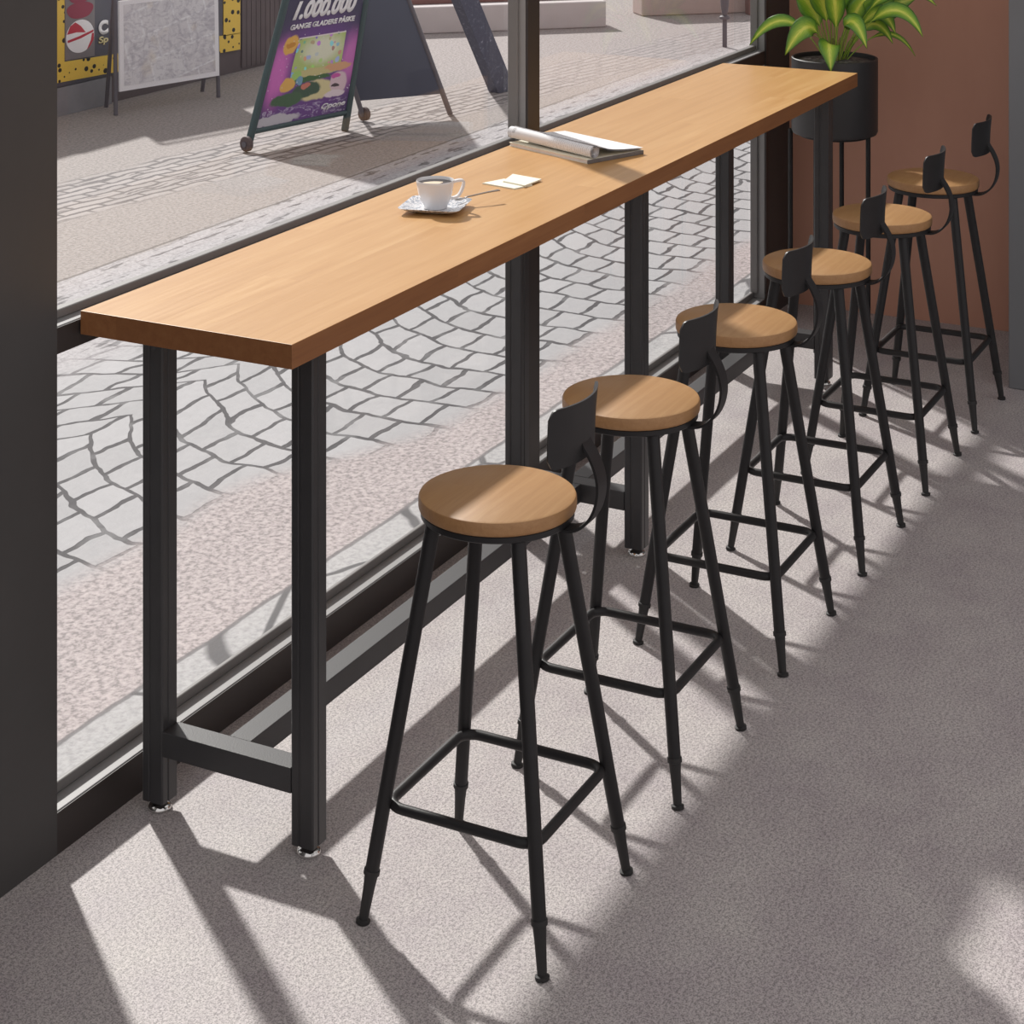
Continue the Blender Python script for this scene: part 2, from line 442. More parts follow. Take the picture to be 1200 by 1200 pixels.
def frame_part(name, x0, x1, z0, z1, clad, bead):
    bm = new(); box(bm, x0, x1, YW+.003, 2.514, z0, z1, .0015)
    o = struct(name, bm, M['frame'])
    for b in bead:
        bm = new(); box(bm, *b, .003)
        obj('glazing_bead', bm, M['bead'], o)
    bm = new(); box(bm, *clad)
    obj('inner_cladding', bm, M['clad'], o, None, 'dark brown inner face of the frame')
    return o
ZR0, ZR1 = .952, 1.004
frame_part('trim_1', XL, XR, 0, .082, (XL, XR, YW, YW+.003, 0, .080), [(XL, XR, 2.498, 2.510, .082, .104)])
frame_part('trim_2', XL, XR, ZR0, ZR1, (XL, XR, YW, YW+.003, ZR0, ZR1-.002), [(XL, XR, 2.488, 2.510, ZR1, ZR1+.018)])
frame_part('trim_3', 4.904, 4.980, .082, 2.55, (4.905, 4.980, YW-.004, YW+.003, .082, 2.55), [(4.894, 4.904, 2.478, 2.509, .1, 2.55), (4.980, 4.990, 2.478, 2.509, .1, 2.55)])
frame_part('trim_4', XR-.001, XR+.02, .082, 2.55, (XR-.001, XR+.02, YW-.004, YW+.003, .1, 2.55), [(XR-.012, XR-.001, 2.482, 2.510, .1, 2.55)])
# panes
for k, (x0, x1) in enumerate(((XL+.001, 4.930), (4.950, XR-.001))):
    w = new(); box(w, x0, x1, 2.5150, 2.5205, ZR1-.02, 2.55)
    o = struct('window_%d' % (k+1), w, M['glass'])
    w = new(); box(w, x0, x1, 2.5150, 2.5205, .0, ZR0+.02)
    obj('lower_pane', w, M['glass'], o)

# ------------------------------------------------------------------ bar table
TX0, TY0, TL, TW, TH_, TT = 2.9753, 1.9652, 3.4633, .4871, 1.02, .0456
table = empty('bar_table', (TX0, TY0, 0), 0, 'long oak topped bar table on black metal legs along the shop window', 'table')
bm = new(); box(bm, 0, TL, 0, TW-.001, TH_-TT, TH_, .0009)
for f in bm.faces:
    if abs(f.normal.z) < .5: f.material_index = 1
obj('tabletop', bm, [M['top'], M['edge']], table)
PE, PI_, PW = .161, .068, .05
def post_bm(x, y):
    bm = new(); h = PW/2
    # tube with shallow grooves in each face
    g = .0018
    prof = []
    for s in range(4):
        a = s*PI/2
        for u, d in ((-h+.003, 0), (-.009, 0), (-.0075, g), (-.0045, g), (-.003, 0), (h-.003, 0)):
            px, py = u, -(h-d)
            prof.append((x+px*math.cos(a)-py*math.sin(a), y+px*math.sin(a)+py*math.cos(a)))
    prism(bm, prof, .022, TH_-TT)
    return bm
def foot_bm(x, y):
    bm = new()
    lathe(bm, [(.019, 0), (.0235, .0015), (.024, .005), (.021, .010), (.012, .0145), (.008, .016), (.008, .026)], 28, x, y)
    return bm
for px in (PE, TL/2, TL-PE):
    for py in (PI_, TW-PI_):
        lg = obj('leg', post_bm(px, py), M['post'], table)
        obj('leveling_foot', foot_bm(px, py), M['chrome'], lg, 40, 'chrome screw foot')
    bm = new(); box(bm, px-.025, px+.025, PI_+PW/2, TW-PI_-PW/2, .118, .167, .0015)
    obj('cross_rail', bm, M['post'], table)
for a, b in ((PE, TL/2), (TL/2, TL-PE)):
    bm = new(); box(bm, a+.025, b-.025, TW/2-.025, TW/2+.025, .118, .167, .0015)
    obj('stretcher', bm, M['post'], table)

# ------------------------------------------------------------------ bar stools
SX, SY, SP, SZ, SR, SA = 3.1725, 1.6460, .6148, .7419, .1452, .1791
def leg_pt(sx, sy, z):
    k = SA+(.086-SA)*z/.70
    return Vector((sx*k, sy*k, z))
def make_stool():
    root = empty('bar_stool', (0, 0, 0))
    bm = new()
    lathe(bm, [(SR-.004, SZ-.027), (SR-.001, SZ-.0245), (SR, SZ-.021), (SR, SZ-.006), (SR-.002, SZ-.002), (SR-.006, SZ)], 72)
    for f in bm.faces:
        f.material_index = 0 if f.calc_center_median().z > SZ-.0015 else 1
    obj('seat', bm, [M['seat'], M['seatside']], root, 35)
    bm = new()
    lathe(bm, [(SR-.030, SZ-.040), (SR-.006, SZ-.040), (SR-.004, SZ-.038), (SR-.004, SZ-.029), (SR-.006, SZ-.027), (SR-.030, SZ-.027)], 64, cap0=False, cap1=False)
    box(bm, -SR+.02, SR-.02, -.012, .012, SZ-.034, SZ-.028)
    box(bm, -.012, .012, -SR+.02, SR-.02, SZ-.0345, SZ-.0285)
    obj('seat_ring', bm, M['metal'], root, 40)
    for sx, sy in ((-1,-1), (1,-1), (1,1), (-1,1)):
        bm = new()
        zs = [.093, .70]
        tube(bm, [leg_pt(sx, sy, z) for z in zs], [.0128, .0140], 20)
        lg = obj('leg', bm, M['metal'], root, 40)
        bm = new()
        prof = [(.0, .0125), (.006, .0130), (.0075, .0085), (.06, .0105), (.084, .0122), (.085, .0148), (.093, .0148), (.094, .0130)]
        tube(bm, [leg_pt(sx, sy, z) for z, r in prof], [r for z, r in prof], 20)
        obj('leg_tip', bm, M['rubber'], lg, 40)
    # footrest ring, inside the legs, rounded corners
    zf = .204; k = SA+(.086-SA)*zf/.70-.003; rc = .034
    path = []
    for q, (cx_, cy_) in enumerate(((k-rc, k-rc), (-k+rc, k-rc), (-k+rc, -k+rc), (k-rc, -k+rc))):
        for j in range(7):
            a = q*PI/2+j*PI/12
            path.append((cx_+rc*math.cos(a), cy_+rc*math.sin(a), zf))
    bm = new(); tube(bm, path, .0095, 16, closed=True)
    obj('footrest', bm, M['metal'], root, 40)
    # curved back plate
    PHI = math.radians(-89); RB = .178; HA = math.radians(34); z0, z1 = .834, .942; rcn = .018; th = .004
    bm = new(); N = 28; K = 10
    cols = []
    for i in range(N+1):
        a = -HA+2*HA*i/N
        e = (HA-abs(a))*RB
        cut = rcn-math.sqrt(max(0, rcn*rcn-(rcn-e)**2)) if e < rcn else 0
        lo, hi = z0+cut, z1-cut
        c = []
        for j in range(K+1):
            z = lo+(hi-lo)*j/K
            lean = .006*((z-z0)/(z1-z0))**2
            c.append((a, z, lean))
        cols.append(c)
    def P(a, z, lean, r):
        rr = r+lean
        return (rr*math.cos(PHI+a), rr*math.sin(PHI+a), z)
    A = [[bm.verts.new(P(a, z, l, RB)) for a, z, l in c] for c in cols]
    B = [[bm.verts.new(P(a, z, l, RB-th)) for a, z, l in c] for c in cols]
    for G in (A, B):
        for i in range(N):
            for j in range(K): bm.faces.new((G[i][j], G[i+1][j], G[i+1][j+1], G[i][j+1]))
    for i in range(N):
        bm.faces.new((A[i][0], B[i][0], B[i+1][0], A[i+1][0])); bm.faces.new((A[i][K], A[i+1][K], B[i+1][K], B[i][K]))
    for j in range(K):
        bm.faces.new((A[0][j], A[0][j+1], B[0][j+1], B[0][j])); bm.faces.new((A[N][j], B[N][j], B[N][j+1], A[N][j+1]))
    obj('backrest', bm, M['metal'], root, 50)
    er = Vector((math.cos(PHI), math.sin(PHI), 0)); et = Vector((-math.sin(PHI), math.cos(PHI), 0))
    rp = [(.085, .699), (.13, .6995), (.160, .704), (.184, .721), (.200, .748), (.2065, .78), (.203, .81), (.191, .838), (.178, .858), (.1705, .878), (.1700, .90)]
    bm = new()
    ribbon(bm, smooth_path([er*r+Vector((0, 0, z)) for r, z in rp], 5), et, .038, .005)
    obj('back_strap', bm, M['metal'], root, 40)
    return root
def copy_tree(o, parent=None):
    c = o.copy(); col.objects.link(c); c.parent = parent
    for ch in list(o.children): copy_tree(ch, c)
    return c
stool = make_stool()
off = [-.002, -.006, .010, .010, .006, -.035]
labs = ['round seated bar stool nearest the camera, standing closest to the table near end',
        'second bar stool from the front, just behind the nearest stool',
        'third bar stool from the front, between the second and fourth in the row',
        'fourth bar stool from the front, third counted from the terracotta wall',
        'fifth bar stool from the front, next to the one closest to the terracotta wall',
        'farthest bar stool of the row, standing against the terracotta wall']
for i in range(6):
    s = stool if i == 0 else copy_tree(stool)
    s.location = (SX+SP*i+off[i], SY, 0)
    tag(s, labs[i], 'stool', 'bar stools in a row along the table')

# ------------------------------------------------------------------ things on the table
ZT = TH_
def sq_round(h, r, n=6, bulge=0.0):
    out = []
    for q in range(4):
        a0 = q*PI/2
        cx_, cy_ = ((h-r), (h-r)) if q == 0 else ((-h+r), (h-r)) if q == 1 else ((-h+r), (-h+r)) if q == 2 else ((h-r), (-h+r))
        for j in range(n+1):
            a = a0+j*PI/2/n
            out.append((cx_+r*math.cos(a), cy_+r*math.sin(a)))
    return out
CX, CY, CR = 4.022, 2.254, math.radians(14)
sau = empty('saucer', (CX, CY, ZT), CR, 'square white saucer with blue grey pattern under the coffee cup', 'saucer')
bm = new()
rings = []
for h, r, z in ((.040, .020, .0), (.046, .022, .002), (.066, .020, .0085), (.0735, .018, .013), (.0745, .018, .0145), (.0725, .018, .0150), (.064, .019, .0105), (.044, .020, .0055), (.030, .018, .0048)):
    ring = []
    for x, y in sq_round(h, r):
        lift = .003*max(0, (abs(x)+abs(y))/(2*h)-.55) if h > .06 else 0
        ring.append(bm.verts.new((x, y, z+lift)))
    rings.append(ring)
for A, B in zip(rings, rings[1:]):
    n = len(A)
    for k in range(n): bm.faces.new((A[k], A[(k+1)%n], B[(k+1)%n], B[k]))
bm.faces.new(rings[0][::-1]); bm.faces.new(rings[-1])
obj('dish', bm, M['saucer'], sau, 60)

cup = empty('coffee_cup', (CX, CY, ZT+.005), math.radians(-50), 'white cup of black coffee standing on the patterned saucer', 'cup')
bm = new()
lathe(bm, [(.024, 0), (.0275, .001), (.0290, .005), (.0345, .016), (.0405, .036), (.0445, .060), (.0452, .0650), (.0442, .0665), (.0428, .0650), (.0388, .036), (.032, .016), (.023, .006), (.01, .005)], 56)
obj('bowl', bm, M['ceramic'], cup, 50)
bm = new(); lathe(bm, [(.0420, .0592), (.03, .0595), (.01, .0597)], 48)
cf = obj('coffee', bm, M['coffee'], cup, 50, 'black coffee')
bm = new()
poly = [(.0245*math.cos(2*PI*k/28)*(1+.14*math.sin(3*2*PI*k/28)), .0165*math.sin(2*PI*k/28)) for k in range(28)]
prism(bm, [(x*.95-.006, y*.95-.004) for x, y in poly], .0594, .0604)
obj('foam', bm, M['crema'], cf, None, 'pale foam')
bm = new()
hp = smooth_path([(.0430, 0, .0600), (.056, 0, .0625), (.0670, 0, .0610), (.0680, 0, .052), (.0620, 0, .036), (.053, 0, .025), (.0365, 0, .0205)], 5)
ribbon(bm, hp, (0, 1, 0), .012, .0055)
obj('handle', bm, M['ceramic'], cup, 50)

sp = empty('teaspoon', (4.102, 2.204, ZT), math.atan2(-.51, .86), 'dark steel teaspoon with its handle sticking out over the saucer rim', 'spoon')
bm = new()
pts = smooth_path([(-.014, 0, .0195), (-.006, 0, .0215), (.01, 0, .0225), (.05, 0, .0255), (.082, 0, .0265)], 5)
n = len(pts)
ribbon(bm, pts, (0, 1, 0), [.0055 if i < n*.6 else .0055+.005*((i-n*.6)/(n*.4)) for i in range(n)], .0024)
obj('handle', bm, M['steel'], sp, 40)
bm = new()
for k in range(1): 
    rings = []
    for j, (x, w) in enumerate(((-.042, .002), (-.040, .006), (-.034, .0095), (-.027, .0095), (-.019, .006), (-.012, .0030))):
        rings.append([bm.verts.new((x, w*math.cos(a), .0175+.09*(x+.027)*(x > -.027)+(.0012 if math.sin(a) > .0 else 0)-.0016*(1-abs(math.cos(a)))*(w/.0095))) for a in [2*PI*q/12 for q in range(12)]])
    for A, B in zip(rings, rings[1:]):
        for q in range(12): bm.faces.new((A[q], A[(q+1)%12], B[(q+1)%12], B[q]))
    bm.faces.new(rings[0][::-1]); bm.faces.new(rings[-1])
obj('bowl', bm, M['steel'], sp, 60)

def napkin(name, pts, z, lab, cat='napkin'):
    cx_ = sum(p[0] for p in pts)/4; cy_ = sum(p[1] for p in pts)/4
    bm = new()
    for k in range(3):
        s = 1-.012*k
        prism(bm, [((x-cx_)*s, (y-cy_)*s) for x, y in pts], .0011*k, .0011*k+.0009)
    o = obj(name, bm, M['paper']); o.location = (cx_, cy_, z)
    return tag(o, lab, cat, 'paper napkins on the table')
napkin('paper_napkin', [(4.322, 2.288), (4.300, 2.186), (4.362, 2.166), (4.392, 2.262)], ZT, 'folded cream paper napkin lying flat on the table, half under the other')
napkin('paper_napkin', [(4.352, 2.245), (4.330, 2.172), (4.418, 2.168), (4.440, 2.262)], ZT+.0032, 'folded cream paper napkin on top of the other napkin')

# magazine and rolled newspaper
MC = Vector((4.816, 2.262, 0))
ex = Vector((4.656-4.775, 2.140-2.430, 0)).normalized(); ey = Vector((-ex.y, ex.x, 0))
if ey.x < 0: ey = -ey
mz = math.atan2(ex.y, ex.x)
mag = empty('magazine', (MC.x, MC.y, ZT), mz, 'flat grey edged magazine lying under the rolled newspaper', 'magazine')
sgn = 1 if Vector((-math.sin(mz), math.cos(mz), 0)).dot(ey) > 0 else -1
def L(a, b): return (a, sgn*b)
bm = new()
box(bm, -.157, .157, -.100, .100, .0012, .0095, .001)
obj('pages', bm, M['pages'], mag)
bm = new()
box(bm, -.158, .159, -.102, .102, 0, .0012)
obj('cover', bm, M['paper'], mag)
bm = new(); box(bm, -.158, .159, -.102, .102, .0095, .0108)
obj('cover', bm, M['paper'], mag)
bm = new(); box(bm, .1575, .162, -.102, .102, .0002, .0106, .0008)
obj('spine', bm, M['magspine'], mag, None, 'dark grey spine')

nw = empty('newspaper', (MC.x, MC.y, ZT+.0108), mz, 'half rolled white newspaper lying on top of the magazine', 'newspaper')
bm = new(); uvl = bm.loops.layers.uv.new('UVMap')
def sheet(bm, rows, uvl, th=.0006):
    G = [[bm.verts.new(p) for p in r] for r in rows]
    R, C = len(G)-1, len(G[0])-1
    for i in range(R):
        for j in range(C):
            f = bm.faces.new((G[i][j], G[i+1][j], G[i+1][j+1], G[i][j+1]))
            for lp, (a, b) in zip(f.loops, ((i, j), (i+1, j), (i+1, j+1), (i, j+1))): lp[uvl].uv = (b/C, a/R)
rows = []
for i in range(15):
    a = -.175+.335*i/14
    r = []
    for k in range(44):       # spiral roll
        ang = -PI/2+2*PI*2.4*k/43
        rr = .0095+.0085*k/43
        tilt = .006*(1-i/14)
        r.append((a, sgn*(-.078+rr*math.cos(ang)), .0182+tilt+rr*math.sin(ang)))
    rows.append(r)
sheet(bm, rows, uvl)
obj('roll', bm, M['news'], nw, 70)
for q, (lift, shrink) in enumerate(((0.0, 0), (-.0022, .003), (-.0042, .006))):
    bm = new(); uvl = bm.loops.layers.uv.new('UVMap')
    rows = []
    for i in range(15):
        a = -.155+.315*i/14
        r = []
        for j in range(17):
            t_ = j/16
            b = -.079+t_*(.182-shrink)
            z = .0300*(1-t_)**3.6+.0065+.0075*math.sin(PI*t_)*(1-.5*t_)+.004*math.sin(a*22+t_*3)*(1-t_)*t_
            z = max(z+lift*min(1, t_*4), .0012+.0009*(2-q))
            r.append((a, sgn*b, z))
        rows.append(r)
    sheet(bm, rows, uvl)
    obj('page', bm, M['news'], nw, 70)

# ------------------------------------------------------------------ potted plant
PX, PY = 6.75, 2.145
plant = empty('potted_plant', (PX, PY, 0), 0, 'variegated leafy plant in a black pot on a metal stand in the corner', 'plant')
bm = new()
ZP0, ZP1, RP = .748, 1.020, .153
lathe(bm, [(RP-.016, ZP0), (RP-.004, ZP0+.003), (RP, ZP0+.012), (RP, ZP1-.002), (RP-.002, ZP1), (RP-.006, ZP1), (RP-.008, ZP1-.002), (RP-.008, ZP1-.04)], 72, cap1=False)
obj('pot', bm, M['pot'], plant, 40)
bm = new(); 
lathe(bm, [(RP-.008, ZP1-.016), (.10, ZP1-.011), (.05, ZP1-.008), (.01, ZP1-.006)], 40)
g = obj('gravel', bm, M['gravel'], plant, 60); g['kind'] = 'stuff'; g['label'] = 'dark gravel filling the pot'
for lr, lf in ((-.128, .067), (.067, .128), (.128, -.067), (-.067, -.128)):
    lx, ly = .454*lr+.891*lf-.009, -.891*lr+.454*lf+.018
    bm = new(); tube(bm, [(lx, ly, 0), (lx, ly, ZP0+.004)], .0085, 16)
    obj('stand_leg', bm, M['metal'], plant, 40)
bm = new(); tube(bm, [(.121*math.cos(2*PI*k/40), .121*math.sin(2*PI*k/40), ZP0-.004) for k in range(40)], .006, 10, closed=True)
obj('stand_ring', bm, M['metal'], plant, 40)
# leaves: (base, control, tip, width) in world units near the pot
def leaf(base, mid, tip, width, up=(-.80, -.38, .46), fold=.22, stemf=.36):
    B, C_, T = Vector(base), Vector(mid), Vector(tip)
    N = 18
    bm = new(); uvl = bm.loops.layers.uv.new('UVMap')
    rows = []
    for i in range(N+1):
        t_ = i/N
        p = B*(1-t_)**2+C_*2*t_*(1-t_)+T*t_**2
        d = ((C_-B)*2*(1-t_)+(T-C_)*2*t_).normalized()
        side = d.cross(Vector(up))
        if side.length < 1e-3: side = Vector((0, 1, 0))
        side.normalize(); nrm = side.cross(d).normalized()
        s = max(0, (t_-stemf)/(1-stemf))
        w = 1.22*width*(math.sin(PI*min(1, s**.72))**.85) if s > 0 else 0
        w = max(w, .0022 if t_ < .97 else .0006)
        rw = []
        for k in range(7):
            u = -1+2*k/6
            rw.append(p+side*(u*w)+nrm*(fold*w*abs(u)**1.2+.0016*math.sin(k*2.1+i*.9)*(1 if s > 0 else 0)))
        rows.append([bm.verts.new(q) for q in rw])
    for i in range(N):
        for k in range(6):
            f = bm.faces.new((rows[i][k], rows[i+1][k], rows[i+1][k+1], rows[i][k+1]))
            for lp, (a, b) in zip(f.loops, ((i, k), (i+1, k), (i+1, k+1), (i, k+1))): lp[uvl].uv = (b/6, a/N)
    o = obj('leaf', bm, M['leaf'], plant, 60)
    sm = o.modifiers.new('thickness', 'SOLIDIFY'); sm.thickness = .0009; sm.offset = 0
    return o
def W(x, y, z): return (x-PX, y-PY, z)
b0 = (0, 0, ZP1-.02)
LV = [  # base offset, mid, tip, width
    ((-.02,.02), W(6.66,2.29,1.27), W(6.62,2.420,1.060), .020),   # long thin leaf to the left
    ((-.03,.02), W(6.60,2.17,1.26), W(6.55,2.262,1.045), .033),   # broad leaf front left
    ((-.03,.00), W(6.55,2.11,1.18), W(6.52,2.085,1.003), .032),   # leaf hanging over the rim
    ((-.02,-.02), W(6.62,2.06,1.29), W(6.58,1.975,1.083), .028),  # broad leaf front right
    ((.00,-.02), W(6.70,1.92,1.34), W(6.64,1.795,1.128), .025),   # long leaf to the right
    ((.02,-.03), W(6.76,2.00,1.30), W(6.74,1.920,1.120), .028),
    ((.02,-.03), W(6.80,2.03,1.24), W(6.76,1.935,1.080), .022),
    ((.01,-.03), W(6.82,1.97,1.20), W(6.80,1.865,1.035), .009),
    ((.00,.02), W(6.72,2.20,1.24), W(6.68,2.285,1.260), .040),    # upright leaves running out of the picture
    ((-.01,.01), W(6.70,2.16,1.26), W(6.64,2.205,1.350), .040),
    ((.00,.00), W(6.75,2.12,1.28), W(6.74,2.100,1.450), .040),
    ((.02,.00), W(6.78,2.06,1.26), W(6.80,1.990,1.360), .045),
    ((.02,-.02), W(6.80,2.02,1.25), W(6.84,1.930,1.275), .042),
    ((.00,-.02), W(6.74,1.96,1.40), W(6.72,1.768,1.228), .024),   # tip showing far right
    ((.03,.02), W(6.84,2.18,1.24), W(6.88,2.250,1.300), .036),
    ((.02,.03), W(6.80,2.25,1.22), W(6.84,2.300,1.190), .028),
    ((-.03,-.01), W(6.66,2.10,1.22), W(6.60,2.120,1.360), .030),
    ((.03,.01), W(6.86,2.10,1.26), W(6.92,2.060,1.400), .042),
    ((.03,-.01), W(6.86,2.00,1.22), W(6.92,1.900,1.220), .034),
    ((.02,.02), W(6.82,2.23,1.24), W(6.86,2.310,1.330), .036),
    ((-.01,-.02), W(6.70,2.05,1.24), W(6.66,2.000,1.240), .026),
]
for (bx, by), md, tp, wd in LV:
    leaf((bx, by, ZP1-.025), md, tp, wd)
for k in range(14):
    a = k*2.4; r = .012+.002*k
    bm = new()
    tube(bm, smooth_path([(r*math.cos(a), r*math.sin(a), ZP1-.02), (r*1.5*math.cos(a), r*1.5*math.sin(a), ZP1+.05), (r*2.6*math.cos(a), r*2.6*math.sin(a), ZP1+.10+.03*math.sin(k))], 3), [.004]*4+[.0025]*3, 6)
    obj('stem', bm, M['stem'], plant, 60)

# ------------------------------------------------------------------ street: poster board
def bil(P0, P1, P2, P3):
    """P0 bottom left, P1 bottom right, P2 top right, P3 top left -> f(s,t,offset)"""
    P0, P1, P2, P3 = map(Vector, (P0, P1, P2, P3))
    n = (P1-P0).cross(P3-P0).normalized()
    def f(s, t_, o=0.0):
        return P0*(1-s)*(1-t_)+P1*s*(1-t_)+P2*s*t_+P3*(1-s)*t_+n*o
    return f
def flat(bm, f, pts, o0, o1):
    a = [bm.verts.new(f(s, t_, o0)) for s, t_ in pts]; b = [bm.verts.new(f(s, t_, o1)) for s, t_ in pts]
    n = len(pts)
    bm.faces.new(a[::-1]); bm.faces.new(b)
    for k in range(n): bm.faces.new((a[k], a[(k+1)%n], b[(k+1)%n], b[k]))
def blob(cs, ct, rs, rt, n=24, wob=0.0, ph=0.0):
    return [(cs+rs*math.cos(2*PI*k/n)*(1+wob*math.sin(3*2*PI*k/n+ph)), ct+rt*math.sin(2*PI*k/n)*(1+wob*math.cos(2*2*PI*k/n+ph))) for k in range(n)]
def text_on(name, body, f, s0, s1, t0, t1, o, mat, parent, shear=0.0, bold=.0, th=.0025):
    cu = bpy.data.curves.new(name, 'FONT'); cu.body = body; cu.shear = shear; cu.offset = bold; cu.extrude = 0
    to = bpy.data.objects.new(name, cu); link(to)
    dg = bpy.context.evaluated_depsgraph_get(); dg.update()
    me = bpy.data.meshes.new_from_object(to.evaluated_get(dg))
    bpy.data.objects.remove(to)
    xs = [v.co.x for v in me.vertices]; ys = [v.co.y for v in me.vertices]
    x0, x1, y0, y1 = min(xs), max(xs), min(ys), max(ys)
    bm = new(); bm.from_mesh(me); bpy.data.meshes.remove(me)
    r = bmesh.ops.extrude_face_region(bm, geom=bm.faces[:])
    up = {v for v in r['geom'] if isinstance(v, bmesh.types.BMVert)}
    for v in bm.verts:
        s = s0+(s1-s0)*(v.co.x-x0)/(x1-x0); t_ = t0+(t1-t0)*(v.co.y-y0)/(y1-y0)
        v.co = f(s, t_, o+(th if v in up else 0))
    return obj(name, bm, mat, parent)

FL, FR, RR, RL = Vector((8.610, 5.975, 0)), Vector((9.358, 5.828, 0)), Vector((10.07, 5.541, 0)), Vector((9.653, 5.879, 0))
AL, AR = Vector((9.105, 5.930, 1.165)), Vector((9.700, 5.680, 1.165))
AR.y = AL.y+(FR.y-FL.y)*(AR.x-AL.x)/(FR.x-FL.x)
org = Vector((9.35, 5.80, 0))
board = empty('poster_board', org, 0, 'dark green sandwich board with a purple 1.000.000 poster out on the cobbles', 'sign')
FL, FR, RR, RL, AL, AR = [p-org for p in (FL, FR, RR, RL, AL, AR)]
front = bil(FL, FR, AR, AL)
if (front(0,0,1)-front(0,0,0)).y > 0:
    _f = front
    front = lambda s, t_, o=0.0: _f(s, t_, -o)
rear = bil(RL, RR, AR, AL)
for nm, p0, p1, r in (('front_leg', FL+(AL-FL)*.035, AL, .021), ('front_leg', FR, AR, .021), ('bottom_bar', front(0, .085), front(1, .085), .015), ('top_bar', AL, AR, .021)):
    bm = new(); tube(bm, [p0, p1], r, 12); obj(nm, bm, M['sign_green'], board, 40)
for p0, p1, r in ((RL+(AL-RL)*.03, AL, .014), (RR, AR, .016)):
    bm = new(); tube(bm, [p0, p1], r, 12); obj('rear_leg', bm, M['pole'], board, 40)
bm = new(); G = {}
for o_ in (-.006, .006):
    for i in range(11):
        for j in range(11): G[o_, i, j] = bm.verts.new(rear(i/10, .11+.88*j/10, o_))
for i in range(10):
    for j in range(10):
        for o_ in (-.006, .006): bm.faces.new((G[o_, i, j], G[o_, i+1, j], G[o_, i+1, j+1], G[o_, i, j+1]))
for k in range(10):
    for a, b in (((k, 0), (k+1, 0)), ((k, 10), (k+1, 10)), ((0, k), (0, k+1)), ((10, k), (10, k+1))):
        bm.faces.new((G[-.006, a[0], a[1]], G[-.006, b[0], b[1]], G[.006, b[0], b[1]], G[.006, a[0], a[1]]))
obj('rear_panel', bm, M['sign_navy'], board, 40)
for p, d in ((FL, 1), (RL, 1)):
    bm = new()
    c = p+Vector((.0, 0, .042))
    ax = (FR-FL).normalized()
    tube(bm, [c-ax*.016, c-ax*.011, c+ax*.011, c+ax*.016], [.032, .040, .040, .032], 22)
    w = obj('wheel', bm, M['wheel'], board, 40)
    bm = new(); tube(bm, [c-ax*.022, c+ax*.022], .016, 12)
    obj('wheel_hub', bm, M['pole'], w, 40)
